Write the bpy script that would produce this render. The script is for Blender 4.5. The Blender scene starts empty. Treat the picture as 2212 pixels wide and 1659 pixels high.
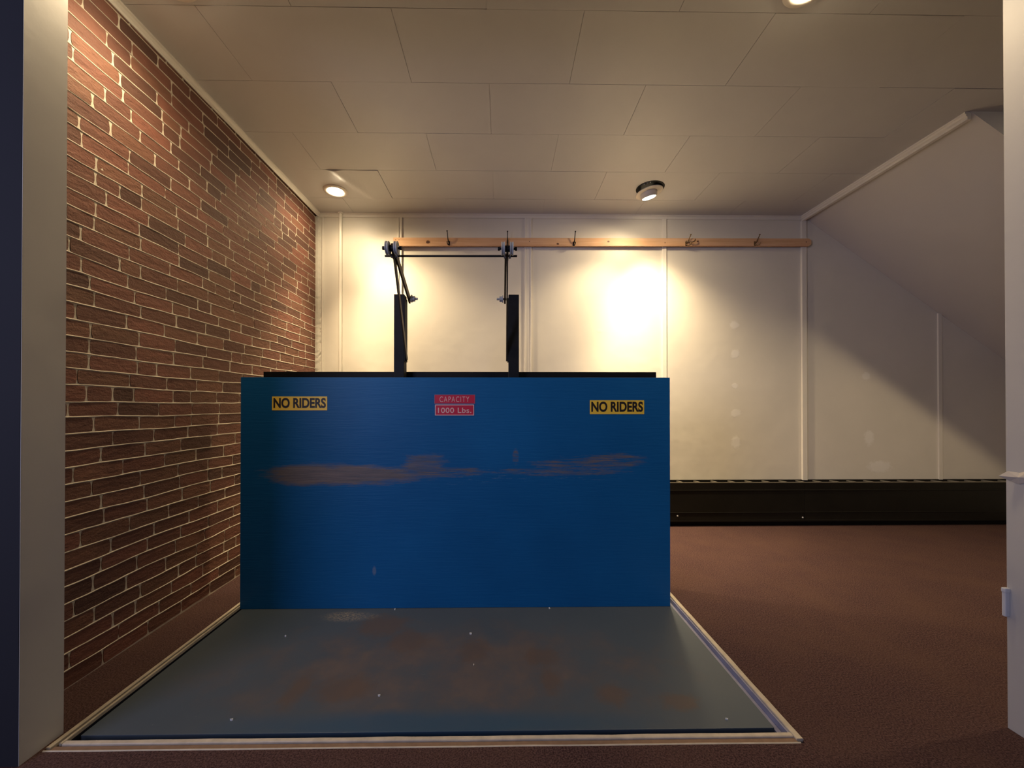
import bpy, bmesh, math, random
from mathutils import Vector, Matrix, noise
random.seed(7)
SC = bpy.context.scene
COL = SC.collection
PI = math.pi

# ---------------------------------------------------------------- camera, world, light, exposure
F_PX, CX, CY, W, H_ = 830.0, 1095.0, 871.7, 2212.0, 1659.0
cam_d = bpy.data.cameras.new('camera')
cam = bpy.data.objects.new('camera', cam_d); COL.objects.link(cam)
cam_d.sensor_width = 36.0; cam_d.sensor_fit = 'HORIZONTAL'
cam_d.lens = 36.0 * F_PX / W
cam_d.shift_x = (W / 2 - CX) / W
cam_d.shift_y = -(H_ / 2 - CY) / W
cam_d.clip_start = 0.02
cam.location = (0, 0, 1.083)
cam.rotation_euler = (math.radians(90.3), 0, math.radians(-0.75))
SC.camera = cam

world = bpy.data.worlds.new('world'); SC.world = world; world.use_nodes = True
world.node_tree.nodes['Background'].inputs[0].default_value = (0.55, 0.60, 1.0, 1)
world.node_tree.nodes['Background'].inputs[1].default_value = 0.12

vs = SC.view_settings
vs.view_transform = 'Standard'; vs.look = 'None'; vs.gamma = 1.0; vs.use_curve_mapping = False
vs.exposure = 0.0

WARM = (1.0, 0.765, 0.46)
def area(name, loc, target, sx, sy, power, color):
    d = bpy.data.lights.new(name, 'AREA'); d.shape = 'RECTANGLE'; d.size = sx; d.size_y = sy
    d.energy = power; d.color = color
    o = bpy.data.objects.new(name, d); COL.objects.link(o); o.location = loc
    o.rotation_euler = (Vector(target) - Vector(loc)).to_track_quat('-Z', 'Y').to_euler()
    return o
# daylight reaching the hall through its far doorway, behind the camera
area('hall_daylight', (-2.6, -1.3, 1.8), (1.2, 2.6, 1.2), 1.4, 1.5, 56, (0.66, 0.68, 1.0))

# ---------------------------------------------------------------- material helpers
def newmat(name):
    m = bpy.data.materials.new(name); m.use_nodes = True
    nt = m.node_tree; b = nt.nodes['Principled BSDF']
    return m, nt, b
def N(nt, t, **kw):
    n = nt.nodes.new(t)
    for k, v in kw.items(): setattr(n, k, v)
    return n
def L(nt, a, b): nt.links.new(a, b)
def math_(nt, op, a, b=None, c=None, clamp=False):
    n = N(nt, 'ShaderNodeMath', operation=op); n.use_clamp = clamp
    for i, v in enumerate((a, b, c)):
        if v is None: continue
        if isinstance(v, (int, float)): n.inputs[i].default_value = v
        else: L(nt, v, n.inputs[i])
    return n.outputs[0]
def pos(nt, scale=(1, 1, 1)):
    g = N(nt, 'ShaderNodeNewGeometry')
    m = N(nt, 'ShaderNodeMapping'); m.inputs['Scale'].default_value = scale
    L(nt, g.outputs['Position'], m.inputs['Vector'])
    return m.outputs[0]
def noise_(nt, vec, scale, detail=4, rough=.55):
    n = N(nt, 'ShaderNodeTexNoise'); n.inputs['Scale'].default_value = scale
    n.inputs['Detail'].default_value = detail; n.inputs['Roughness'].default_value = rough
    L(nt, vec, n.inputs['Vector']); return n.outputs['Fac']
def ramp(nt, v, a, b):
    r = N(nt, 'ShaderNodeMapRange'); r.clamp = True
    L(nt, v, r.inputs['Value']); r.inputs['From Min'].default_value = a; r.inputs['From Max'].default_value = b
    return r.outputs[0]
def mix(nt, f, a, b):
    n = N(nt, 'ShaderNodeMix', data_type='RGBA')
    if isinstance(f, (int, float)): n.inputs[0].default_value = f
    else: L(nt, f, n.inputs[0])
    for k, v in ((6, a), (7, b)):
        if isinstance(v, tuple): n.inputs[k].default_value = (*v, 1) if len(v) == 3 else v
        else: L(nt, v, n.inputs[k])
    return n.outputs[2]
def bump(nt, b, h, strength, dist=.002):
    n = N(nt, 'ShaderNodeBump'); n.inputs['Strength'].default_value = strength
    n.inputs['Distance'].default_value = dist
    L(nt, h, n.inputs['Height']); L(nt, n.outputs[0], b.inputs['Normal'])
def blob(nt, ax, c, r, soft=.6, warp=None, wamp=.0):
    """1 inside an elliptical stain on a surface; ax = the two world axes, c = centre, r = radii"""
    g = N(nt, 'ShaderNodeNewGeometry'); s = N(nt, 'ShaderNodeSeparateXYZ')
    L(nt, g.outputs['Position'], s.inputs[0])
    t = []
    for i, a in enumerate(ax):
        v = math_(nt, 'SUBTRACT', s.outputs[a], c[i]); v = math_(nt, 'DIVIDE', v, r[i])
        t.append(math_(nt, 'POWER', math_(nt, 'ABSOLUTE', v), 2.0))
    d = math_(nt, 'SQRT', math_(nt, 'ADD', t[0], t[1]))
    if warp is not None:
        d = math_(nt, 'ADD', d, math_(nt, 'MULTIPLY', math_(nt, 'SUBTRACT', warp, .5), wamp))
    return ramp(nt, math_(nt, 'SUBTRACT', 1.0, d), 0.0, soft)
def addmax(nt, vals):
    v = vals[0]
    for q in vals[1:]: v = math_(nt, 'MAXIMUM', v, q)
    return v

def plain(name, col, rough=.6, metal=0.0, nscale=None, namp=.08, bstr=0.0, bscale=60):
    m, nt, b = newmat(name)
    b.inputs['Roughness'].default_value = rough; b.inputs['Metallic'].default_value = metal
    p = pos(nt)
    f = noise_(nt, p, nscale or 9)
    c = mix(nt, f, tuple(x * (1 - namp) for x in col), tuple(min(1, x * (1 + namp)) for x in col))
    L(nt, c, b.inputs['Base Color'])
    if bstr: bump(nt, b, noise_(nt, p, bscale), bstr)
    return m

M = {}
# painted wall board with filler patches and small dents
m, nt, b = newmat('wall_paint'); M['wall'] = m
p = pos(nt); w = noise_(nt, p, 45, 3)
base = mix(nt, ramp(nt, noise_(nt, p, 2.2), .3, .7), (.70, .665, .59), (.75, .71, .63))
pt = addmax(nt, [blob(nt, (0, 2), c, r, .35, w, .9) for c, r in (
    ((2.139, 1.824), (.045, .045)), ((2.143, 1.555), (.05, .045)), ((2.138, 1.262), (.03, .03)), ((2.15, 1.011), (.055, .045)),
    ((2.149, .739), (.05, .065)), ((3.384, .789), (.05, .085)), ((3.482, .52), (.13, .06)), ((3.361, 1.357), (.045, .04)))])
base = mix(nt, math_(nt, 'MULTIPLY', pt, .55), base, (.88, .86, .82))
dr = addmax(nt, [blob(nt, (0, 2), c, r, .5, w, .9) for c, r in (((.893, 1.765), (.028, .02)), ((-.35, 2.50), (.03, .012)), ((.56, 2.50), (.03, .012)), ((1.70, 2.50), (.03, .012)))])
L(nt, base, b.inputs['Base Color']); b.inputs['Roughness'].default_value = .42
b.inputs['Specular IOR Level'].default_value = .35
hh = math_(nt, 'ADD', math_(nt, 'MULTIPLY', noise_(nt, p, 5, 2), 2.0), math_(nt, 'MULTIPLY', noise_(nt, p, 140, 3), .10))
hh = math_(nt, 'ADD', hh, math_(nt, 'MULTIPLY', addmax(nt, [pt, dr]), .35))
bump(nt, b, hh, .5, .004)
M['slope'] = plain('slope_paint', (.68, .65, .60), .6, 0, 3, .04, .25, 30)
M['trim'] = plain('trim_paint', (.78, .74, .66), .4, 0, 5, .05, .15, 40)
M['jamb'] = plain('jamb_paint', (.50, .485, .46), .5, 0, 6, .05, .3, 18)
M['navy'] = plain('navy_wall_paint', (.011, .011, .017), .85, 0, 4, .1, .2, 60)
M['hall'] = plain('hall_paint', (.08, .08, .11), .7, 0, 4, .1)
M['ceil'] = plain('ceiling_tile_paint', (.60, .59, .585), .42, 0, 3, .05, .30, 7)
M['rough_plaster'] = plain('rough_plaster', (.60, .565, .49), .8, 0, 30, .15, 1.0, 55)
M['pit'] = plain('pit_concrete', (.01, .012, .03), .8)
M['stripwood'] = plain('pale_wood_edging', (.50, .43, .33), .6, 0, 25, .35, .6, 60)
M['brownboard'] = plain('brown_board', (.20, .12, .075), .7, 0, 30, .35, .5, 60)
M['galv'] = plain('painted_steel_angle', (.34, .34, .45), .4, .3, 20, .3, .3, 50)
M['black'] = plain('black_paint', (.004, .004, .005), .55, 0, 12, .3, .1, 80)
M['blackworn'] = plain('worn_black_steel', (.008, .009, .012), .6, .0, 14, .6, .3, 60)
M['oldsteel'] = plain('dull_brown_steel', (.07, .055, .035), .42, .6, 25, .4, .3, 80)
M['wheel'] = plain('grey_wheel', (.42, .44, .46), .45, .1, 40, .3, .2, 90)
M['zinc'] = plain('zinc_hardware', (.40, .40, .39), .4, .4, 60, .2)
M['heater'] = plain('heater_enamel', (.012, .011, .009), .40, 0, 8, .3, .1, 30)
M['heaterrib'] = plain('heater_rib', (.35, .32, .26), .3, .6, 30, .2)
M['white'] = plain('white_plastic', (.62, .63, .66), .35)
M['lampwhite'] = plain('lamp_trim_white', (.70, .64, .56), .35)
M['hookdark'] = plain('dark_bronze_hook', (.012, .009, .008), .3, .5)
M['hookpale'] = plain('brass_hook', (.22, .14, .07), .3, .9)
M['paper'] = plain('paper_scrap', (.7, .7, .68), .8)
M['tape'] = plain('torn_paint_flake', (.55, .49, .42), .5, 0, 30, .1, .4, 60)
M['yellow'] = plain('yellow_vinyl', (.95, .62, .06), .45, 0, 30, .06)
M['ink'] = plain('black_ink', (.012, .008, .008), .5)
M['red'] = plain('crimson_vinyl', (.55, .006, .045), .45, 0, 30, .08)
M['pink'] = plain('pale_pink_print', (.80, .48, .46), .5)

def emis(name, col, s):
    m, nt, b = newmat(name); e = N(nt, 'ShaderNodeEmission')
    e.inputs[0].default_value = (*col, 1); e.inputs[1].default_value = s
    L(nt, e.outputs[0], nt.nodes['Material Output'].inputs[0]); return m
M['bulb'] = emis('glowing_bulb', (1.0, .80, .52), 75)

for k in ('black', 'blackworn', 'heater'): M[k].node_tree.nodes['Principled BSDF'].inputs['Specular IOR Level'].default_value = .2

# carpet
m, nt, b = newmat('maroon_carpet'); M['carpet'] = m
p = pos(nt)
c = mix(nt, ramp(nt, noise_(nt, p, 190, 3, .7), .38, .65), (.040, .022, .022), (.172, .098, .092))
c = mix(nt, math_(nt, 'MULTIPLY', ramp(nt, noise_(nt, p, 60, 3, .6), .45, .75), .35), c, (.07, .03, .026))
c = mix(nt, math_(nt, 'MULTIPLY', ramp(nt, noise_(nt, p, 3.2, 4, .6), .4, .75), .35), c, (.15, .085, .06))
c = mix(nt, math_(nt, 'MULTIPLY', ramp(nt, noise_(nt, p, 420, 2, .6), .70, .80), .5), c, (.40, .28, .20))
L(nt, c, b.inputs['Base Color']); b.inputs['Roughness'].default_value = 1.0
b.inputs['Specular IOR Level'].default_value = .1
bump(nt, b, math_(nt, 'ADD', noise_(nt, p, 260, 4, .7), noise_(nt, p, 60, 3)), 1.0, .006)

# brick: colour from a per-brick tone stored on the mesh
m, nt, b = newmat('red_brick'); M['brick'] = m
p = pos(nt); at = N(nt, 'ShaderNodeAttribute'); at.attribute_name = 'tone'
sp = N(nt, 'ShaderNodeSeparateColor'); L(nt, at.outputs['Color'], sp.inputs[0])
c = mix(nt, sp.outputs[0], (.066, .029, .020), (.225, .083, .055))
c = mix(nt, math_(nt, 'MULTIPLY', sp.outputs[1], .6), c, (.20, .095, .055))
c = mix(nt, math_(nt, 'MULTIPLY', ramp(nt, noise_(nt, pos(nt, (1, 1, 2.5)), 16, 5, .65), .35, .75), .55), c, (.11, .045, .03))
c = mix(nt, math_(nt, 'MULTIPLY', ramp(nt, noise_(nt, p, 70, 3, .7), .66, .74), .6), c, (.03, .015, .012))
c = mix(nt, math_(nt, 'MULTIPLY', ramp(nt, noise_(nt, p, 26, 5, .75), .66, .80), .35), c, (.42, .34, .27))
L(nt, c, b.inputs['Base Color']); b.inputs['Roughness'].default_value = .72
bump(nt, b, math_(nt, 'ADD', noise_(nt, p, 120, 4, .7), math_(nt, 'MULTIPLY', noise_(nt, pos(nt, (1, 1, 2.5)), 22, 4), 2.0)), .8, .003)
m, nt, b = newmat('lime_mortar'); M['mortar'] = m
p = pos(nt)
c = mix(nt, ramp(nt, noise_(nt, p, 11, 4, .65), .55, .85), (.62, .55, .44), (.26, .18, .13))
L(nt, c, b.inputs['Base Color']); b.inputs['Roughness'].default_value = .9
bump(nt, b, noise_(nt, p, 150, 4), .6, .002)

# blue lift panel: scraped bands, fine horizontal scratches
m, nt, b = newmat('scuffed_blue_paint'); M['blue'] = m
ps = pos(nt, (1, 1, 14)); pw = pos(nt, (1, 1, 6)); p = pos(nt)
w = noise_(nt, pw, 4.5, 8, .8)
c = mix(nt, ramp(nt, noise_(nt, p, 1.6, 3), .35, .7), (.004, .098, .275), (.006, .122, .33))
c = mix(nt, math_(nt, 'MULTIPLY', ramp(nt, noise_(nt, pos(nt, (1, 1, 30)), 3.0, 6, .75), .62, .78), .22), c, (.05, .14, .22))
sm = addmax(nt, [blob(nt, (0, 2), cc, r, .35, w, wa) for cc, r, wa in (
    ((-.84, .708), (.47, .062), 1.5), ((-1.05, .712), (.25, .066), 1.2), ((-.42, .765), (.13, .060), 2.2), ((-.30, .722), (.24, .030), 1.6),
    ((.47, .765), (.32, .050), 2.2), ((.33, .722), (.42, .022), 2.4), ((.62, .780), (.20, .045), 1.4), ((.075, .805), (.02, .05), 1.4))])
strk = ramp(nt, noise_(nt, ps, 7, 8, .8), .42, .60)
lf = N(nt, 'ShaderNodeSeparateXYZ'); L(nt, N(nt, 'ShaderNodeNewGeometry').outputs['Position'], lf.inputs[0])
solid = ramp(nt, lf.outputs[0], -.25, -.55)
bare = math_(nt, 'MULTIPLY', sm, math_(nt, 'MAXIMUM', strk, solid))
bc = mix(nt, ramp(nt, noise_(nt, ps, 4, 5, .7), .3, .7), (.125, .108, .095), (.23, .17, .135))
c = mix(nt, math_(nt, 'MULTIPLY', bare, .88), c, bc)
edge = math_(nt, 'MULTIPLY', ramp(nt, noise_(nt, ps, 9, 5, .8), .60, .66), blob(nt, (0, 2), (-.1, .705), (1.0, .06), .5, w, 1.6))
c = mix(nt, math_(nt, 'MULTIPLY', edge, .55), c, (.16, .26, .36))
lines = math_(nt, 'MULTIPLY', ramp(nt, noise_(nt, pos(nt, (1, 1, 90)), 2.2, 6, .8), .66, .72), ramp(nt, noise_(nt, p, 2.1, 2), .5, .62))
c = mix(nt, math_(nt, 'MULTIPLY', lines, .35), c, (.18, .20, .22))
sc1 = blob(nt, (0, 2), (-.69, .19), (.012, .028), .4, w, .8)
c = mix(nt, math_(nt, 'MULTIPLY', sc1, .4), c, (.25, .27, .3))
L(nt, c, b.inputs['Base Color'])
b.inputs['Roughness'].default_value = .45
b.inputs['Specular IOR Level'].default_value = .22
bump(nt, b, math_(nt, 'ADD', noise_(nt, ps, 8, 4), math_(nt, 'MULTIPLY', noise_(nt, p, 2.0, 2), 3.0)), .25, .003)

# worn deck plate
m, nt, b = newmat('worn_deck_steel'); M['deck'] = m
p = pos(nt); w = noise_(nt, p, 6, 5, .65); w2 = noise_(nt, p, 22, 4, .65)
bluep = mix(nt, noise_(nt, p, 3, 4), (.055, .080, .104), (.088, .105, .120))
worn = mix(nt, noise_(nt, p, 9, 5, .6), (.090, .080, .075), (.155, .122, .104))
cen = math_(nt, 'MULTIPLY', blob(nt, (0, 1), (-.25, 1.62), (1.05, .36), .6, w, 1.4), ramp(nt, noise_(nt, p, 4.5, 6, .7), .30, .58))
c = mix(nt, cen, bluep, worn)
fr = math_(nt, 'MULTIPLY', blob(nt, (0, 1), (-.25, 1.33), (.85, .075), .6, w, .8), .7)
c = mix(nt, fr, c, (.028, .085, .15))
rust = addmax(nt, [blob(nt, (0, 1), cc, r, .5, w2, 1.3) for cc, r in (
    ((.196, 1.536), (.05, .09)), ((.415, 1.46), (.075, .06)), ((-.793, 1.499), (.05, .12)), ((-.123, 1.729), (.085, .10)),
    ((-.44, 1.80), (.12, .11)), ((-.59, 1.935), (.16, .12)), ((-.62, 1.50), (.13, .09)), ((.17, 1.68), (.09, .08)), ((.66, 1.42), (.09, .05)))])
c = mix(nt, math_(nt, 'MULTIPLY', rust, .55), c, (.125, .078, .048))
metal_glint = math_(nt, 'MULTIPLY', blob(nt, (0, 1), (-.80, 2.015), (.17, .06), .6, w, 1.0), ramp(nt, noise_(nt, pos(nt, (1, 2, 1)), 70, 4, .8), .46, .60))  # streaks of bare metal, with the lamp's glint painted in as pale colour
c = mix(nt, math_(nt, 'MULTIPLY', metal_glint, .75), c, (.42, .34, .22))
spk = ramp(nt, noise_(nt, p, 34, 3, .7), .72, .78)
c = mix(nt, math_(nt, 'MULTIPLY', spk, .25), c, (.25, .25, .25))
L(nt, c, b.inputs['Base Color']); b.inputs['Roughness'].default_value = .5
bump(nt, b, noise_(nt, p, 30, 4), .2, .002)

# pine rail with grain and knots
m, nt, b = newmat('pine_board'); M['pine'] = m
p = pos(nt, (1, 1, 22)); pp = pos(nt)
c = mix(nt, ramp(nt, noise_(nt, p, 2.5, 5, .6), .35, .65), (.66, .37, .19), (.76, .48, .28))
kn = addmax(nt, [blob(nt, (0, 2), cc, r, .4, noise_(nt, pp, 60, 3), .6) for cc, r in (
    ((-.665, 2.555), (.022, .016)), ((.505, 2.545), (.014, .010)), ((.965, 2.568), (.014, .010)), ((1.78, 2.575), (.012, .008)),
    ((-.955, 2.573), (.005, .005)), ((-.925, 2.573), (.005, .005)), ((.25, 2.565), (.005, .005)), ((1.48, 2.56), (.005, .005)), ((2.775, 2.575), (.006, .006)))])
c = mix(nt, kn, c, (.10, .035, .015))
L(nt, c, b.inputs['Base Color']); b.inputs['Roughness'].default_value = .5

# ---------------------------------------------------------------- mesh helpers
class MB:
    def __init__(s): s.bm = bmesh.new()
    def box(s, x0, x1, y0, y1, z0, z1, bev=0.0, mtx=None):
        t = bmesh.new()
        bmesh.ops.create_cube(t, size=1.0)
        for v in t.verts:
            v.co = Vector(((x0 + x1) / 2 + v.co.x * (x1 - x0), (y0 + y1) / 2 + v.co.y * (y1 - y0), (z0 + z1) / 2 + v.co.z * (z1 - z0)))
        if bev: bmesh.ops.bevel(t, geom=t.edges[:], offset=bev, segments=2, profile=.6, affect='EDGES')
        if mtx: bmesh.ops.transform(t, matrix=mtx, verts=t.verts[:])
        s.merge(t); return s
    def merge(s, t):
        me = bpy.data.meshes.new('tmp'); t.to_mesh(me); t.free(); s.bm.from_mesh(me); bpy.data.meshes.remove(me)
    def bar(s, a, b, wx, wt, bev=.001):
        """flat bar from a to b lying in a plane X = const: wx thick in X, wt wide in the plane"""
        a, b = Vector(a), Vector(b); d = b - a; ln = d.length; d.normalize()
        xax = Vector((1, 0, 0)); xax = (xax - d * xax.dot(d)).normalized(); y = d.cross(xax)
        mt = Matrix((( xax.x, y.x, d.x, a.x), (xax.y, y.y, d.y, a.y), (xax.z, y.z, d.z, a.z), (0, 0, 0, 1)))
        return s.box(-wx / 2, wx / 2, -wt / 2, wt / 2, -wt * .3, ln + wt * .3, bev, mt)
    def cyl(s, a, b, r, r2=None, seg=24, caps=True, bev=0):
        a, b = Vector(a), Vector(b); d = b - a
        t = bmesh.new()
        bmesh.ops.create_cone(t, cap_ends=caps, segments=seg, radius1=r, radius2=r if r2 is None else r2, depth=d.length)
        if bev: bmesh.ops.bevel(t, geom=[e for e in t.edges if len(e.link_faces) == 2 and any(len(f.verts) > 4 for f in e.link_faces)], offset=bev, segments=3, affect='EDGES')
        q = d.to_track_quat('Z', 'Y').to_matrix().to_4x4(); q.translation = (a + b) / 2
        bmesh.ops.transform(t, matrix=q, verts=t.verts[:]); s.merge(t); return s
    def lathe(s, prof, mtx=None, seg=40):
        t = bmesh.new(); rings = []
        for r, z in prof:
            if r < 1e-6: rings.append([t.verts.new((0, 0, z))])
            else: rings.append([t.verts.new((r * math.cos(2 * PI * i / seg), r * math.sin(2 * PI * i / seg), z)) for i in range(seg)])
        for A, B in zip(rings, rings[1:]):
            for i in range(seg):
                j = (i + 1) % seg
                if len(A) == 1 and len(B) == 1: continue
                if len(A) == 1: t.faces.new((A[0], B[i], B[j]))
                elif len(B) == 1: t.faces.new((A[j], A[i], B[0]))
                else: t.faces.new((A[j], A[i], B[i], B[j]))
        bmesh.ops.recalc_face_normals(t, faces=t.faces[:])
        if mtx: bmesh.ops.transform(t, matrix=mtx, verts=t.verts[:])
        s.merge(t); return s
    def prism(s, poly, axis, a, b):
        """poly in the plane normal to axis (0 or 1), swept from a to b"""
        t = bmesh.new()
        P = (lambda u, v, w: (w, u, v)) if axis == 0 else (lambda u, v, w: (u, w, v))
        A = [t.verts.new(P(u, v, a)) for u, v in poly]; B = [t.verts.new(P(u, v, b)) for u, v in poly]
        t.faces.new(A); t.faces.new(B[::-1])
        n = len(poly)
        for i in range(n): t.faces.new((A[i], B[i], B[(i + 1) % n], A[(i + 1) % n]))
        bmesh.ops.recalc_face_normals(t, faces=t.faces[:])
        s.merge(t); return s
    def tube(s, pts, r, seg=10):
        pts = [Vector(p) for p in pts]; t = bmesh.new(); rings = []
        for i, p in enumerate(pts):
            d = (pts[min(i + 1, len(pts) - 1)] - pts[max(i - 1, 0)]).normalized()
            u = d.cross(Vector((1, 0, 0)));  u = u.normalized() if u.length > .05 else d.cross(Vector((0, 1, 0))).normalized()
            v = d.cross(u); rr = r[i] if isinstance(r, (list, tuple)) else r
            rings.append([t.verts.new(p + (u * math.cos(2 * PI * k / seg) + v * math.sin(2 * PI * k / seg)) * rr) for k in range(seg)])
        for A, B in zip(rings, rings[1:]):
            for k in range(seg): t.faces.new((A[k], A[(k + 1) % seg], B[(k + 1) % seg], B[k]))
        t.faces.new(rings[0][::-1]); t.faces.new(rings[-1])
        bmesh.ops.recalc_face_normals(t, faces=t.faces[:])
        s.merge(t); return s
    def build(s, name, mat, parent=None, smooth=False):
        me = bpy.data.meshes.new(name)
        if parent is not None:
            off = Vector(parent.location)
            pr = parent
            while pr.parent: pr = pr.parent; off += Vector(pr.location)
            bmesh.ops.translate(s.bm, vec=-off, verts=s.bm.verts[:])
        s.bm.to_mesh(me); s.bm.free(); me.materials.append(mat)
        if smooth:
            for f in me.polygons: f.use_smooth = True
            try: me.set_sharp_from_angle(angle=math.radians(40))
            except Exception: pass
        o = bpy.data.objects.new(name, me); COL.objects.link(o)
        if parent is not None: o.parent = parent
        return o
def struct(o): o['kind'] = 'structure'; return o
def tag(o, label, cat, group=None):
    o['label'] = label; o['category'] = cat
    if group: o['group'] = group
    return o
def thing(name, loc, label, cat, group=None):
    o = bpy.data.objects.new(name, None); COL.objects.link(o); o.location = loc; o.empty_display_size = .1
    return tag(o, label, cat, group)

# ---------------------------------------------------------------- room shell (metres)
CE = 2.827            # ceiling height
BY = 3.50             # back wall
RX = 5.0              # right wall
LX = -1.68            # brick wall
# floor with the opening of the lift pit
HX0, HX1, HY0, HY1 = -1.418, .953, 1.263, 2.42
def carpet(name, x0, x1, y0, y1, hole=None):
    bm = MB()
    if hole:
        a, b2, c, d = hole
        for q in ((x0, x1, y0, c), (x0, x1, d, y1), (x0, a, c, d), (b2, x1, c, d)):
            bm.box(q[0], q[1], q[2], q[3], -.06, 0)
    else: bm.box(x0, x1, y0, y1, -.06, 0)
    return struct(bm.build(name, M['carpet']))
carpet('floor', -4.2, RX, -2.8, BY + .05, (HX0 - .02, HX1 + .02, 1.226, HY1))
pit = MB()
pit.box(HX0 - .02, HX1 + .02, 1.226, HY1, -.40, -.36)
pit.box(HX0 - .02, HX1 + .02, 1.226, 1.262, -.37, -.012)
pit.box(HX0 - .02, HX0 - .002, 1.262, HY1, -.37, -.012)
pit.box(HX1 + .002, HX1 + .02, 1.262, HY1, -.37, -.012)
struct(pit.build('floor_pit', M['pit']))

# back wall
struct(MB().box(LX - .1, RX, BY, BY + .1, -.05, CE + .1).build('wall_back', M['wall']))
struct(MB().box(RX, RX + .1, -2.8, BY, -.05, CE + .1).build('wall_right', M['wall']))
# sloping underside of a stair over the right end of the room
SX0, SY0, SL = 2.775, 2.231, .70
sl = MB().prism([(SX0, CE + .03), (SX0, CE), (RX - .001, CE - SL * (RX - SX0)), (RX - .001, CE + .03)], 1, SY0, BY - .001)
struct(sl.build('wall_slope', M['slope']))

# brick wall
def brick_wall():
    bm = bmesh.new(); tone = bm.loops.layers.float_color.new('tone')
    rnd = random.Random(11)
    x_at = lambda y: -1.662 - (y - 1.28) * .009
    z = .004; course = 0; joints = []
    y_start, y_end = 1.24, BY - .004
    def wob(y, zz):
        n1 = noise.noise(Vector((y * 3.1, zz * 9, 3.3))) * .0078 + noise.noise(Vector((y * 14, zz * 21, 7.1))) * .0018
        n2 = noise.noise(Vector((y * 9, zz * 11, 17.3))) * .0028
        return n2, n1
    while z < CE - .012:
        h = .0605 + .0025 * (1 - z / CE) * 2 + rnd.uniform(-.0012, .0012)
        z1 = min(z + h, CE)
        y = y_start - rnd.uniform(.0, .2)
        while y < y_end:
            header = rnd.random() < .13
            ln = (rnd.uniform(.095, .115) if header else rnd.uniform(.188, .215))
            ya, yb = max(y, y_start), min(y + ln, y_end)
            y += ln
            if yb - ya < .02: continue
            g = .0033 + rnd.uniform(-.0008, .0010); gv = .0034 + rnd.uniform(-.0022, .002)
            A = (ya + gv, yb - gv * .8); B = (z + g, z1 - g)
            nx, nz = max(2, int((A[1] - A[0]) / .02)), 3
            prot = rnd.uniform(-.0004, .0010)
            tl = (rnd.random() ** .9, 1.0 if rnd.random() < .28 else rnd.random() * .3, rnd.random(), 1)
            grid = []
            tilt = rnd.uniform(-.0007, .0007)
            for i in range(nx + 1):
                row = []
                for j in range(nz + 1):
                    yy = A[0] + (A[1] - A[0]) * i / nx; zz = B[0] + (B[1] - B[0]) * j / nz
                    # rounded corners
                    cr = .0035
                    if j in (0, nz) and i in (0, nx):
                        yy += cr if i == 0 else -cr; zz += (cr * .5 if j == 0 else -cr * .5)
                    d1, d2 = wob(yy, zz)
                    xx = x_at(yy) + .0012 + prot + tilt * (i / nx - .5) * 2 + noise.noise(Vector((yy * 30, zz * 50, 1))) * .0008
                    row.append(bm.verts.new((xx, yy + d1, zz + d2)))
                grid.append(row)
            fs = []
            for i in range(nx):
                for j in range(nz):
                    fs.append(bm.faces.new((grid[i][j], grid[i + 1][j], grid[i + 1][j + 1], grid[i][j + 1])))
            # sides going back into the mortar
            loop = [grid[i][0] for i in range(nx + 1)] + [grid[nx][j] for j in range(1, nz + 1)] + [grid[i][nz] for i in range(nx - 1, -1, -1)] + [grid[0][j] for j in range(nz - 1, 0, -1)]
            back = [bm.verts.new((v.co.x - .013, v.co.y, v.co.z)) for v in loop]
            for k in range(len(loop)):
                k2 = (k + 1) % len(loop)
                fs.append(bm.faces.new((loop[k2], loop[k], back[k], back[k2])))
            for f in fs:
                for lp in f.loops: lp[tone] = tl
        z = z1; course += 1; joints.append(z)
    me = bpy.data.meshes.new('wall_left'); bm.to_mesh(me); bm.free(); me.materials.append(M['brick'])
    o = bpy.data.objects.new('wall_left', me); COL.objects.link(o)
    # mortar backing
    mb = bmesh.new(); ny, nz = 90, 120
    V = [[mb.verts.new((x_at(1.24 + (BY - 1.24) * i / ny) + noise.noise(Vector((i * .7, j * .9, 5))) * .0004, 1.24 + (BY - 1.24) * i / ny, -.01 + (CE + .01) * j / nz)) for j in range(nz + 1)] for i in range(ny + 1)]
    for i in range(ny):
        for j in range(nz): mb.faces.new((V[i][j], V[i + 1][j], V[i + 1][j + 1], V[i][j + 1]))
    # slightly proud bed joints, uneven like hand-struck mortar
    for jz in joints[:-1]:
        n_ = 150; prev = None
        for i in range(n_ + 1):
            yy = 1.24 + (BY - 1.245) * i / n_
            d1, d2 = wob(yy, jz); k = .5 + .5 * noise.noise(Vector((yy * 6, jz * 40, 30))); hw = .0026 + .0016 * k
            pr = .0008 + .0026 * (.5 + .6 * noise.noise(Vector((yy * 9, jz * 33, 11))))
            x = x_at(yy)
            ring = [mb.verts.new((x - .002, yy, jz + d2 - hw)), mb.verts.new((x + .0012 + pr * .6, yy, jz + d2 - hw * .6)), mb.verts.new((x + .0014 + pr, yy, jz + d2 + hw * .1)), mb.verts.new((x + .001, yy, jz + d2 + hw))]
            if prev:
                for k in range(3): mb.faces.new((prev[k], ring[k], ring[k + 1], prev[k + 1]))
            prev = ring
    me2 = bpy.data.meshes.new('mortar'); mb.to_mesh(me2); mb.free(); me2.materials.append(M['mortar'])
    o2 = bpy.data.objects.new('mortar', me2); COL.objects.link(o2); o2.parent = o
    bk = MB().box(-1.85, -1.70, 1.24, BY, -.05, CE + .1).build('backing', M['rough_plaster'], o)
    struct(o)
brick_wall()

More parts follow.
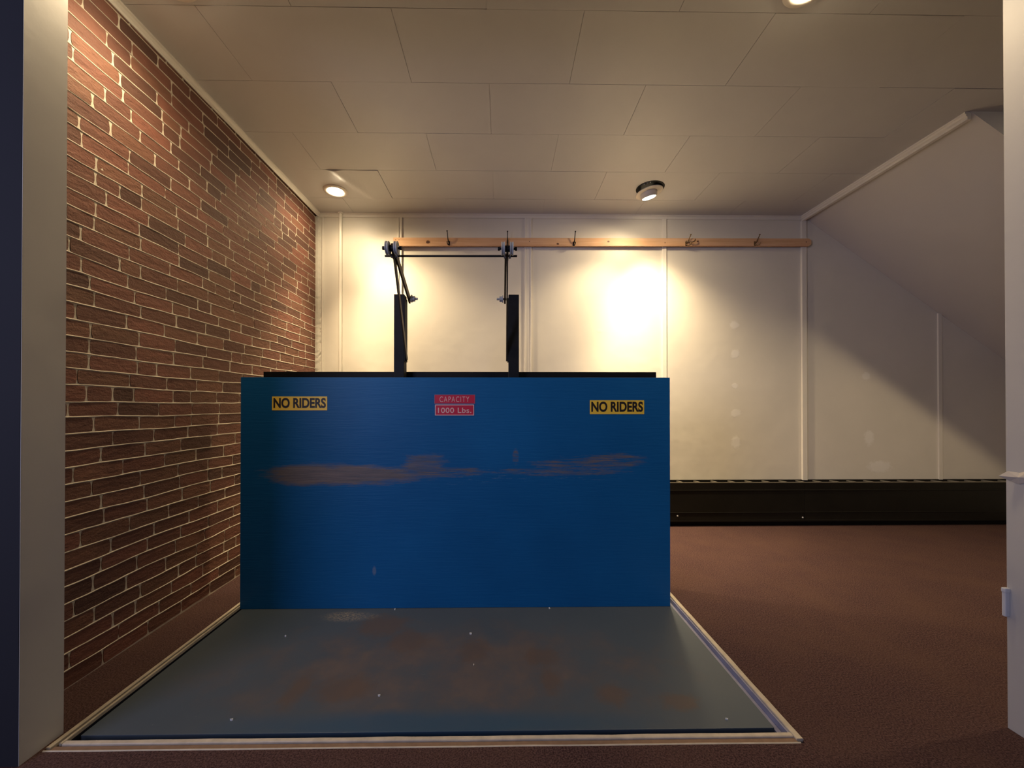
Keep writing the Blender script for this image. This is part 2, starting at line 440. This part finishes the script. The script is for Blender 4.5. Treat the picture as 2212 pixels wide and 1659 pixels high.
# front wall with the wide opening
TH0, TH1 = 1.177, 1.296
struct(MB().box(-4.2, -1.4515, TH0, TH1 - .001, -.05, CE + .1).build('wall_front_left', M['navy']))
struct(MB().box(-1.4515, -1.450, TH0 + .001, TH1, .0, CE - .30).build('trim_1', M['jamb']))
struct(MB().box(1.711, RX, 1.155, 1.274, -.05, CE + .1).build('wall_front_right', M['navy']))
jr = MB().box(1.700, 1.711, 1.155, 1.275, .0, CE - .30, .001)
struct(jr.build('trim_2', M['jamb']))
struct(MB().box(-1.461, 1.711, 1.16, 1.28, CE - .30, CE + .1).build('wall_front', M['jamb']))
# the hall in front of it
struct(MB().box(-4.3, -4.2, -2.8, TH1, -.05, CE + .1).build('wall_hall_left', M['hall']))
struct(MB().box(-4.2, RX, -2.8, 1.16, CE, CE + .1).build('ceiling_hall', M['hall']))

# ceiling of long tiles laid in a running bond
def ceiling():
    bm = bmesh.new()
    rows = [1.294 + .3885 * k for k in range(-1, 7)]
    rows[0] = 1.20; rows = [r for r in rows if r < BY] + [BY + .02]
    rnd = random.Random(5)
    for ri in range(len(rows) - 1):
        y0, y1 = rows[ri], rows[ri + 1]
        # joint offsets alternate
        off = -.92 if ri % 2 == 1 else -.487
        xs = [off + .852 * k for k in range(-2, 9)]
        for a, b in zip(xs, xs[1:]):
            a, b = max(a, -1.84), min(b, RX + .05)
            if b - a < .02: continue
            g = .0011; dz = rnd.uniform(-.0009, .0004)
            sag = abs(a + 1.772) < .08 and 2.8 < y0 < 2.9 or (abs(b + .92) < .01 and 2.8 < y0 < 2.9)
            nx, ny = (36, 18) if sag else (1, 1)
            tx, ty = rnd.uniform(-.0008, .0008), rnd.uniform(-.0006, .0006)
            V = []
            for i in range(nx + 1):
                r = []
                for j in range(ny + 1):
                    x = a + g + (b - a - 2 * g) * i / nx; y = y0 + g + (y1 - y0 - 2 * g) * j / ny
                    z = CE + dz + tx * (i / nx - .5) + ty * (j / ny - .5)
                    if sag:
                        # a buckle: ridge line running from beside the lamp towards the back wall
                        xc = -1.30 + (y - 2.84) * .45
                        z -= .011 * math.exp(-((x - xc - .05) / .045) ** 2) * (1 if x < xc + .05 else 1)
                        z -= .006 * max(0, (x - xc) / .4)
                        z = max(z, CE - .013)
                    r.append(bm.verts.new((x, y, z)))
                V.append(r)
            for i in range(nx):
                for j in range(ny): bm.faces.new((V[i][j], V[i][j + 1], V[i + 1][j + 1], V[i + 1][j]))
            edge = [(V[i][0], V[i + 1][0]) for i in range(nx)] + [(V[nx][j], V[nx][j + 1]) for j in range(ny)] + [(V[i + 1][ny], V[i][ny]) for i in range(nx)] + [(V[0][j + 1], V[0][j]) for j in range(ny)]
            for u, v in edge:
                uu = bm.verts.new((u.co.x, u.co.y, CE + .02)); vv = bm.verts.new((v.co.x, v.co.y, CE + .02))
                bm.faces.new((u, v, vv, uu))
    me = bpy.data.meshes.new('ceiling'); bm.to_mesh(me); bm.free(); me.materials.append(M['ceil'])
    o = bpy.data.objects.new('ceiling', me); COL.objects.link(o); struct(o)
    MB().box(-1.84, RX, 1.20, BY + .05, CE + .004, CE + .1).build('backing', M['ceil'], o)
ceiling()

# trims
def crown(name, poly, axis, a, b):
    return struct(MB().prism(poly, axis, a, b).build(name, M['trim']))
cb = lambda x, s: [(x, CE), (x, CE - .036), (x + s * .006, CE - .036), (x + s * .009, CE - .028), (x + s * .007, CE - .022), (x + s * .016, CE - .012), (x + s * .022, CE - .009), (x + s * .022, CE)]
crown('trim_3', cb(-1.664, 1), 1, 1.296, BY)                       # along the brick
crown('trim_4', [(BY, CE), (BY, CE - .036), (BY - .008, CE - .036), (BY - .009, CE - .012), (BY - .016, CE - .008), (BY - .016, CE)], 0, -1.66, 2.75)
crown('trim_5', [(2.748, CE), (2.748, CE - .010), (2.754, CE - .013), (2.756, CE - .024), (2.764, CE - .030), (2.764, CE - .044), (2.786, CE - .046), (2.786, CE)], 1, 2.236, BY)
def batten(n, x0, x1, z1=CE - .036, z0=.40, t=.010, double=False):
    b = MB()
    if double:
        b.box(x0 + .006, x1 - .006, BY - .007, BY, z0, z1, .001)
        b.box(x0, x0 + .012, BY - .013, BY, z0, z1, .003); b.box(x1 - .012, x1, BY - .013, BY, z0, z1, .003)
    else:
        b.box(x0, x1, BY - t, BY, z0, z1, .002)
    struct(b.build('trim_%d' % n, M['trim']))
batten(6, -.945, -.907, double=True)
batten(7, .207, .272, double=True)
batten(8, 1.466, 1.506, t=.014)
batten(9, 2.752, 2.796, t=.020, z1=CE - .046)
batten(10, 4.026, 4.062, z1=1.935, t=.012)
# rough plaster strip where the board meets the brick, with its bead
rs = bmesh.new(); n = 120
V = []
for j in range(n + 1):
    z = .0 + (CE - .036) * j / n
    V.append([rs.verts.new((x + (noise.noise(Vector((z * 22, i * 3.1, 0))) * .006 if i in (2, 3) else 0), y + noise.noise(Vector((z * 30, i * 5.7, 2))) * .004, z)) for i, (x, y) in enumerate(((-1.70, BY - .025), (-1.66, BY - .020), (-1.645, BY - .013), (-1.632, BY - .004), (-1.628, BY + .004)))])
for j in range(n):
    for i in range(4): rs.faces.new((V[j][i], V[j][i + 1], V[j + 1][i + 1], V[j + 1][i]))
me = bpy.data.meshes.new('trim_11'); rs.to_mesh(me); rs.free(); me.materials.append(M['rough_plaster'])
o = bpy.data.objects.new('trim_11', me); COL.objects.link(o); struct(o)
struct(MB().box(-1.630, -1.616, BY - .012, BY, .0, CE - .036, .003).build('trim_12', M['trim']))

# wooden edging and steel angle around the pit
def wavy_strip(n, x0, x1, y0, y1, z0, z1, mat, amp=.0015, along='x'):
    t = bmesh.new(); N_ = 40; R = []
    for i in range(N_ + 1):
        f = i / N_
        if along == 'x':
            x = x0 + (x1 - x0) * f; w1 = noise.noise(Vector((x * 5, n, 0))) * amp; w2 = noise.noise(Vector((x * 7, n, 9))) * amp
            pr = [(x, y0 + w1, z0), (x, y0 + w1, z1 - .002), (x, y0 + w1 + .002, z1), (x, y1 + w2 - .002, z1), (x, y1 + w2, z1 - .002), (x, y1 + w2, z0)]
        else:
            y = y0 + (y1 - y0) * f; w1 = noise.noise(Vector((y * 5, n, 0))) * amp; w2 = noise.noise(Vector((y * 7, n, 9))) * amp
            pr = [(x0 + w1, y, z0), (x0 + w1, y, z1 - .002), (x0 + w1 + .002, y, z1), (x1 + w2 - .002, y, z1), (x1 + w2, y, z1 - .002), (x1 + w2, y, z0)]
        R.append([t.verts.new(p) for p in pr])
    for A, B in zip(R, R[1:]):
        for k in range(5): t.faces.new((A[k], A[k + 1], B[k + 1], B[k]))
    t.faces.new(R[0]); t.faces.new(R[-1][::-1]); bmesh.ops.recalc_face_normals(t, faces=t.faces[:])
    mb = MB(); mb.merge(t); return struct(mb.build('trim_%d' % n, mat))
wavy_strip(13, -1.437, .960, 1.225, 1.231, -.012, .002, M['stripwood'], .0012)
wavy_strip(14, -1.420, .955, 1.231, 1.2475, -.012, -.001, M['brownboard'], .0004)
wavy_strip(15, -1.402, .952, 1.2485, 1.264, -.012, .004, M['stripwood'], .0022)
wavy_strip(16, -1.438, -1.424, 1.236, 2.42, -.012, .005, M['stripwood'], .0010, 'y')
wavy_strip(17, -1.419, -1.410, 1.255, 2.42, -.012, .001, M['stripwood'], .0014, 'y')
wavy_strip(18, .954, .975, 1.236, 2.42, -.012, .006, M['stripwood'], .0020, 'y')
ang = MB().box(.948, .953, 1.266, 2.42, -.05, -.001).box(.930, .949, 1.266, 2.42, -.030, -.022)
struct(ang.build('trim_19', M['galv']))

# ---------------------------------------------------------------- the lift
PFY = 2.092     # front face of the blue panel
lift = thing('platform_lift', (-.245, 2.19, -.36), 'blue freight platform lift with upright panel, worn steel deck and black masts', 'lift')
MB().box(-1.401, .928, 1.302, 2.34, -.055, -.014, .002).build('deck', M['deck'], lift)['label'] = 'worn grey-blue steel deck with rust spots'
for x in (-1.2, -.5, .1, .75): MB().box(x - .03, x + .03, 1.34, 2.32, -.36, -.055).build('support_beam', M['blackworn'], lift)
fp = MB().box(-1.409, .920, PFY, PFY + .004, -.013, 1.236, .001)
fp.box(-1.409, -1.405, PFY + .003, PFY + .12, -.013, 1.236).box(.916, .920, PFY + .003, PFY + .12, -.013, 1.236)
fp.box(-1.405, .916, PFY + .003, PFY + .03, 1.232, 1.236)
fp.build('front_panel', M['blue'], lift)['label'] = 'tall blue painted panel with scraped bands'
MB().box(-1.401, .919, 2.275, 2.305, -.013, 1.282, .002).build('back_panel', M['black'], lift)['label'] = 'black back panel, its top edge showing above the blue one'

PX = ((-.6165, -.559, 1), (.038, .098, -1))       # masts: x0, x1, inner side
for x0, x1, s in PX:
    MB().box(x0, x1, 2.20, 2.262, -.013, 1.72, .002).build('mast', M['blackworn'], lift)
    # side plate on the inner face
    xi = x1 if s > 0 else x0
    xa = xi + s * .008
    MB().box(min(xi, xi + s * .006), max(xi, xi + s * .006), 2.200, 2.255, 1.335, 1.70, .001).build('side_plate', M['blackworn'], lift)
    WY, WZ = 1.925, 1.870
    # long arm from low on the mast and short arm from its top, meeting at the roller axle
    xA = xi + s * .010
    la = MB().bar((xA, 2.222, 1.352), (xA - s * .0, 1.965, 1.845), .008, .030).bar((xA, 1.968, 1.84), (xA, WY, WZ + .01), .010, .030)
    arm = la.build('lower_arm', M['oldsteel'], lift)
    ua = MB().bar((xA + s * .010, 2.250, 1.700), (xA + s * .009, 1.975, 1.845), .010, .036)
    ua.build('upper_arm', M['oldsteel'], lift)
    # pivot bolt
    pb = MB().cyl((xA, 2.245, 1.706), (xA + s * .058, 2.245, 1.706), .007)
    pb.cyl((xA + s * .020, 2.245, 1.706), (xA + s * .026, 2.245, 1.706), .022, bev=.001).cyl((xA + s * .026, 2.245, 1.706), (xA + s * .042, 2.245, 1.706), .017, seg=6)
    pb.build('pivot_bolt', M['wheel'], lift)
    # rollers either side of the arm on one axle
    xc = xA
    ax = MB().cyl((xc - .045, WY, WZ), (xc + .045, WY, WZ), .006)
    ax.cyl((xc - .048, WY, WZ), (xc - .038, WY, WZ), .010, seg=6).cyl((xc + .038, WY, WZ), (xc + .048, WY, WZ), .010, seg=6)
    ax.cyl((xc - .012, WY, WZ), (xc + .012, WY, WZ), .016)
    ax.build('axle', M['blackworn'], lift)
    for q in (-1, 1):
        r = MB(); mt = Matrix.Translation((xc + q * .0215, WY, WZ)) @ Matrix.Rotation(PI / 2, 4, 'Y')
        r.lathe([(.006, -.009), (.020, -.009), (.022, -.006), (.0285, -.006), (.030, -.009), (.0335, -.008), (.0335, -.004), (.0295, -.001), (.0295, .001), (.0335, .004), (.0335, .008), (.030, .009), (.0285, .006), (.022, .006), (.020, .009), (.006, .009)], mt)
        r.build('roller', M['wheel'], lift, True)
tr = MB().cyl((-.597, 1.965, 1.846), (.078, 1.965, 1.849), .0052, seg=16)
trod = tr.build('tie_rod', M['blackworn'], lift, True)
for x0, x1, s in PX:
    xA = (x1 if s > 0 else x0) + s * .010
    for q in (-1, 1):
        MB().cyl((xA + q * .007, 1.965, 1.8475), (xA + q * .009, 1.965, 1.8475), .0145, seg=24).cyl((xA + q * .009, 1.965, 1.8475), (xA + q * .018, 1.965, 1.8475), .0115, seg=6).build('nut', M['zinc'], trod)

# stickers with lettering
def lettering(name, txt, x0, x1, z0, z1, y, mat, parent, offset=.0, rz=0.0, spacing=1.0):
    c = bpy.data.curves.new(name, 'FONT'); c.body = txt; c.size = 1; c.offset = offset; c.space_character = spacing
    c.extrude = .002
    o = bpy.data.objects.new(name, c); COL.objects.link(o)
    bpy.context.view_layer.update()
    me = bpy.data.meshes.new_from_object(o.evaluated_get(bpy.context.evaluated_depsgraph_get()))
    COL.objects.unlink(o); bpy.data.objects.remove(o)
    xs = [v.co.x for v in me.vertices]; ys = [v.co.y for v in me.vertices]
    ax, bx, ay, by = min(xs), max(xs), min(ys), max(ys)
    off = Vector(parent.location); pr = parent
    while pr.parent: pr = pr.parent; off += Vector(pr.location)
    for v in me.vertices:
        x = x0 + (v.co.x - ax) / (bx - ax) * (x1 - x0); z = z0 + (v.co.y - ay) / (by - ay) * (z1 - z0)
        z += (x - (x0 + x1) / 2) * rz
        v.co = Vector((x, y - (.0006 if v.co.z > 0 else 0), z)) - off
    me.materials.clear(); me.materials.append(mat)
    o = bpy.data.objects.new(name, me); COL.objects.link(o); o.parent = parent
    return o
def sticker(name, x0, x1, z0, z1, mat, y=PFY, label=None):
    o = MB().box(x0, x1, y - .0012, y + .001, z0, z1, .0003).build(name, mat, lift)
    if label: o['label'] = label
    return o
ST = PFY - .0012
for x0, x1, z0, z1, lb in ((-1.241, -.945, 1.057, 1.132, 'yellow sticker at the left end reading NO RIDERS'), (.480, .778, 1.036, 1.112, 'yellow sticker at the right end reading NO RIDERS')):
    s = sticker('warning_sticker', x0, x1, z0, z1, M['yellow'], label=lb)
    lettering('lettering', 'NO RIDERS', x0 + .008, x1 - .007, z0 + .0125, z1 - .0075, ST, M['ink'], s, .034, spacing=1.0)
s = sticker('capacity_sticker', -.3665, -.1455, 1.093, 1.1425, M['red'], label='crimson sticker reading CAPACITY')
lettering('lettering', 'CAPACITY', -.338, -.177, 1.102, 1.132, ST, M['pink'], s, -.004, spacing=1.25)
def border(x0, x1, z0, z1, w, y, par, name, mat):
    b = MB()
    b.box(x0, x1, y - .0005, y, z0, z0 + w).box(x0, x1, y - .0005, y, z1 - w, z1).box(x0, x0 + w, y - .0005, y, z0 + w, z1 - w).box(x1 - w, x1, y - .0005, y, z0 + w, z1 - w)
    return b.build(name, mat, par)
M['lilac'] = plain('lilac_edge', (.30, .16, .24), .5)
border(-.3665, -.1455, 1.093, 1.1425, .0022, ST, s, 'border', M['lilac'])
s2 = sticker('weight_sticker', -.363, -.151, 1.029, 1.0885, M['red'], label='crimson sticker reading 1000 Lbs.')
border(-.363, -.151, 1.029, 1.0885, .0045, ST, s2, 'border', M['pink'])
lettering('lettering', '1000 Lbs.', -.347, -.166, 1.0425, 1.0715, ST, M['pink'], s2, .014, spacing=1.08)

# ---------------------------------------------------------------- recessed ceiling lights
def spot(name, loc, target, power, angle, blend, radius=.05, color=WARM, parent=None):
    d = bpy.data.lights.new(name, 'SPOT'); d.energy = power; d.spot_size = math.radians(angle); d.spot_blend = blend
    d.shadow_soft_size = radius; d.color = color
    o = bpy.data.objects.new(name, d); COL.objects.link(o)
    o.location = loc; o.rotation_euler = (Vector(target) - Vector(loc)).to_track_quat('-Z', 'Y').to_euler()
    return o
def downlight(x, y, label, power, group='recessed lights in the ceiling', beams=None):
    t = thing('recessed_light', (x, y, CE), label, 'ceiling light', group)
    mt = Matrix.Translation((x, y, CE))
    MB().lathe([(.062, -.001), (.062, -.008), (.070, -.011), (.088, -.008), (.094, -.003), (.094, .002)], mt).build('trim_ring', M['lampwhite'], t, True)
    MB().lathe([(0, -.024), (.025, -.022), (.045, -.016), (.056, -.008), (.060, .001)], mt).build('bulb', M['bulb'], t, True)
    for ax, ay, ang, pw in (beams or ((0, 0, 152, power),)):
        spot('recessed_light_lamp', (x, y, CE - .03), (x + ax, y + ay, CE - 2.43), pw, ang, 1.0 if beams else .8)
    return t
downlight(-1.350, 3.128, 'round recessed light glowing in the ceiling near the brick and back wall corner', 40, beams=((0, 0, 60, 210), (1.4, .25, 74, 250), (1.6, .25, 110, 80), (0, 0, 165, 30)))
downlight(-1.356, 1.575, 'recessed ceiling light over the brick wall, cut off by the top of the frame', 54)
downlight(1.275, 1.565, 'recessed ceiling light cut off by the top of the frame, right of centre', 44)
downlight(3.560, 1.600, 'recessed ceiling light in front of the sloped soffit, hidden by the right jamb', 120)
# adjustable eyeball light hanging a little out of its hole
t = thing('eyeball_light', (1.19, 3.06, CE), 'tilted adjustable ceiling light hanging slightly out of its dark hole', 'ceiling light')
base = Matrix.Translation((1.19, 3.06, CE))
MB().lathe([(0, -.002), (.108, -.002), (.110, .001)], base).build('dark_hole_disc', M['black'], t, True)  # flat black disc standing in for the shaded hole; the ceiling is uncut
fl = Matrix.Translation((1.192, 3.085, CE - .022)) @ Matrix.Rotation(math.radians(-9), 4, 'Y')
MB().lathe([(.060, .004), (.062, -.004), (.085, -.006), (.104, -.002), (.106, .002), (.104, .004), (.060, .004)], fl).build('trim_ring', M['lampwhite'], t, True)
eb = Matrix.Translation((1.188, 3.09, CE - .026)) @ Matrix.Rotation(math.radians(-14), 4, 'Y') @ Matrix.Rotation(math.radians(10), 4, 'X')
MB().lathe([(.064, .02), (.066, .0), (.064, -.018), (.060, -.030), (.052, -.032), (.052, -.018), (.0, -.016)], eb).build('eyeball', M['lampwhite'], t, True)
MB().lathe([(.0, -.040), (.030, -.038), (.048, -.034), (.0505, -.024), (.0505, -.017)], eb).build('bulb', M['bulb'], t, True)
for k in range(3):
    a = math.radians(205 + k * 14)
    MB().box(-.002, .002, -.002, .002, -.010, -.002, 0, base @ Matrix.Translation((.097 * math.cos(a + .3), .097 * math.sin(a + .3), 0))).build('clip', M['white'], t)
for ax_, ay_, ang_, pw_ in ((0, 0, 60, 170), (.55, .25, 92, 215), (-1.1, .25, 84, 150), (1.6, .25, 110, 30), (-.9, .25, 162, 38)):
    spot('eyeball_light_lamp', (1.18, 3.10, CE - .077), (1.18 + ax_, 3.10 + ay_, CE - 2.477), pw_, ang_, 1.0, .05)

# ---------------------------------------------------------------- coat rail
rail = thing('coat_rail', (.92, BY, 2.56), 'long pine board of coat hooks fixed high across the back wall', 'coat rail')
rb = MB().prism([(-.976, 2.594), (-.976, 2.519), (2.80, 2.538), (2.822, 2.556), (2.822, 2.592), (2.80, 2.606)], 1, BY - .040, BY - .021)
rb.build('board', M['pine'], rail)
def hook(x, z, mat, lab=None, turn=0, mtop=.09):
    b = MB(); y = BY - .040
    cs, sn = math.cos(turn), math.sin(turn)
    R = lambda a, bb, c: (x + a * cs + bb * sn, y - bb * cs - a * sn * 0 - .0, z + c)
    b.box(x - .007, x + .007, y - .004, y, z - .028, z + .012, .0015)
    b.tube([R(0, .002, -.004), R(0, .016, .004), R(0, .026, .03), R(0, .036, mtop - .012), R(0, .040, mtop)], [.006, .0055, .004, .004, .004])
    e = R(0, .040, mtop); b.cyl((e[0], e[1], e[2] - .005), (e[0], e[1], e[2] + .007), .006, seg=12, bev=.002)
    b.tube([R(0, .002, -.014), R(0, .020, -.028), R(0, .036, -.022), R(0, .040, -.006)], [.005, .0045, .004, .0045])
    o = b.build('hook', mat, rail, True)
    if lab: o['label'] = lab
for x, z, mt, tn, mtp, lb in ((-.475, 2.553, M['hookdark'], -.35, .085, 'black hook'), (.05, 2.56, M['hookdark'], 0, .075, 'black hook'), (.648, 2.553, M['hookdark'], .25, .085, 'black hook'),
                     (1.672, 2.560, M['hookpale'], 1.0, .065, 'brass hook turned sideways'), (2.300, 2.565, M['hookpale'], .9, .062, 'brass hook')):
    hook(x, z, mt, lb, tn, mtp)
b = MB().tube([(1.668, BY - .043, 2.575), (1.690, BY - .055, 2.562), (1.715, BY - .068, 2.556), (1.738, BY - .070, 2.566), (1.742, BY - .068, 2.582)], [.005, .0045, .0045, .0045, .005])
b.build('hook', M['hookpale'], rail, True)['label'] = 'brass side prong'

# painted pipe in the corner
pp = MB().cyl((-1.458, BY - .018, .0), (-1.458, BY - .018, CE - .002), .0155, seg=20)
pp.cyl((-1.458, BY - .018, CE - .012), (-1.458, BY - .018, CE - .001), .023, seg=20)
tag(pp.build('wall_pipe', M['trim'], None, True), 'thin cream painted pipe running up the back wall beside the brick', 'pipe')

# ---------------------------------------------------------------- baseboard heater
ht = thing('baseboard_heater', (1.8, BY - .04, 0), 'long low black baseboard heater along the foot of the back wall', 'heater')
hy = BY - .084
for x0, x1 in ((-1.40, 2.716), (2.718, 4.95)):
    f = MB().box(x0, x1, hy, hy + .006, .045, .392, .002)
    f.box(x0, x1, hy - .004, hy + .002, .318, .330, .002).box(x0, x1, hy - .004, hy + .002, .122, .130, .002)
    f.box(x0, x1, hy - .003, hy + .001, .045, .060, .001)
    f.build('front_cover', M['heater'], ht)
MB().box(-1.40, 4.95, hy + .03, BY - .002, .0, .05).build('base', M['black'], ht)
MB().box(-1.40, 4.95, BY - .010, BY - .001, .05, .404, .001).build('back_plate', M['heater'], ht)
MB().box(-1.40, 4.95, hy + .02, BY - .02, .05, .375).build('element', M['black'], ht)
rg = MB(); x = -1.38
while x < 4.9:
    t_ = bmesh.new()
    a = [(x, hy + .003), (x + .016, hy + .003), (x + .004, BY - .010), (x - .012, BY - .010)]
    lo = [t_.verts.new((u, v, .388)) for u, v in a]; hi = [t_.verts.new((u, v, .398)) for u, v in a]
    t_.faces.new(lo[::-1]); t_.faces.new(hi)
    for k in range(4): t_.faces.new((lo[k], lo[(k + 1) % 4], hi[(k + 1) % 4], hi[k]))
    rg.merge(t_)
    x += .157
rg.box(-1.40, 4.95, hy, hy + .008, .388, .396, .001)
rg.build('top_grille', M['heaterrib'], ht)['label'] = 'slotted top grille with pale ribs'
for sx, sz in ((1.568, .098), (2.697, .080)):
    MB().cyl((sx, hy - .004, sz), (sx, hy + .001, sz), .0065, seg=12, bev=.001).build('screw', M['white'], ht)

# ---------------------------------------------------------------- small things
bk = MB().box(1.684, 1.700, 1.266, 1.277, .376, .462, .003).box(1.681, 1.700, 1.264, 1.277, .456, .472, .004)
tag(bk.build('wall_bracket', M['white']), 'small white plastic bracket on the right door jamb near the floor', 'bracket')
tp = bmesh.new()
pts = [(1.676, 1.276, .846), (1.688, 1.262, .864), (1.697, 1.240, .862), (1.697, 1.215, .872), (1.698, 1.190, .866), (1.698, 1.188, .846), (1.697, 1.215, .838), (1.694, 1.238, .826), (1.690, 1.258, .832)]
ctr = tp.verts.new((1.688, 1.235, .848)); vs_ = [tp.verts.new(q) for q in pts]
for k in range(len(vs_)): tp.faces.new((ctr, vs_[k], vs_[(k + 1) % len(vs_)]))
r_ = bmesh.ops.extrude_face_region(tp, geom=tp.faces[:])
for v in r_['geom']:
    if isinstance(v, bmesh.types.BMVert): v.co.x += .0025
bmesh.ops.recalc_face_normals(tp, faces=tp.faces[:])
mb = MB(); mb.merge(tp)
tag(mb.build('paint_flake', M['tape']), 'curled cream flake of paint peeling off the right door jamb', 'paint flake')
rnd = random.Random(3)
for x, y, r, lb in ((-.942, 1.357, .010, 'tiny white scrap near the front left of the deck'), (-.463, 1.462, .008, 'tiny white scrap on the deck left of its front middle'),
                (-.119, 1.628, .006, 'tiny white speck in the middle of the deck'), (-.149, 1.851, .010, 'tiny white scrap towards the back middle of the deck'),
                (-.574, 2.078, .011, 'white crumb under the foot of the blue panel, left of its middle'), (.257, 2.076, .008, 'white crumb under the foot of the blue panel, right of its middle'),
                (-1.027, 1.844, .008, 'pale fleck on the left side of the deck'), (.785, 1.337, .009, 'thin white fleck at the front right of the deck')):
    b = bmesh.new(); n = 7; top = []; bot = []
    sx, sy = (1.0, .45) if rnd.random() < .7 else (.5, 1.0)
    for k in range(n):
        a = 2 * PI * k / n; q = r * .7 * rnd.uniform(.6, 1.1)
        top.append(b.verts.new((x + q * sx * math.cos(a), y + q * sy * math.sin(a), -.0138 + .003 + rnd.uniform(0, .004))))
        bot.append(b.verts.new((x + q * sx * .9 * math.cos(a), y + q * sy * .9 * math.sin(a), -.0139)))
    b.faces.new(top); b.faces.new(bot[::-1])
    for k in range(n): b.faces.new((bot[k], bot[(k + 1) % n], top[(k + 1) % n], top[k]))
    mb = MB(); mb.merge(b)
    tag(mb.build('paper_scrap', M['paper']), lb, 'scrap', 'scraps on the lift deck')
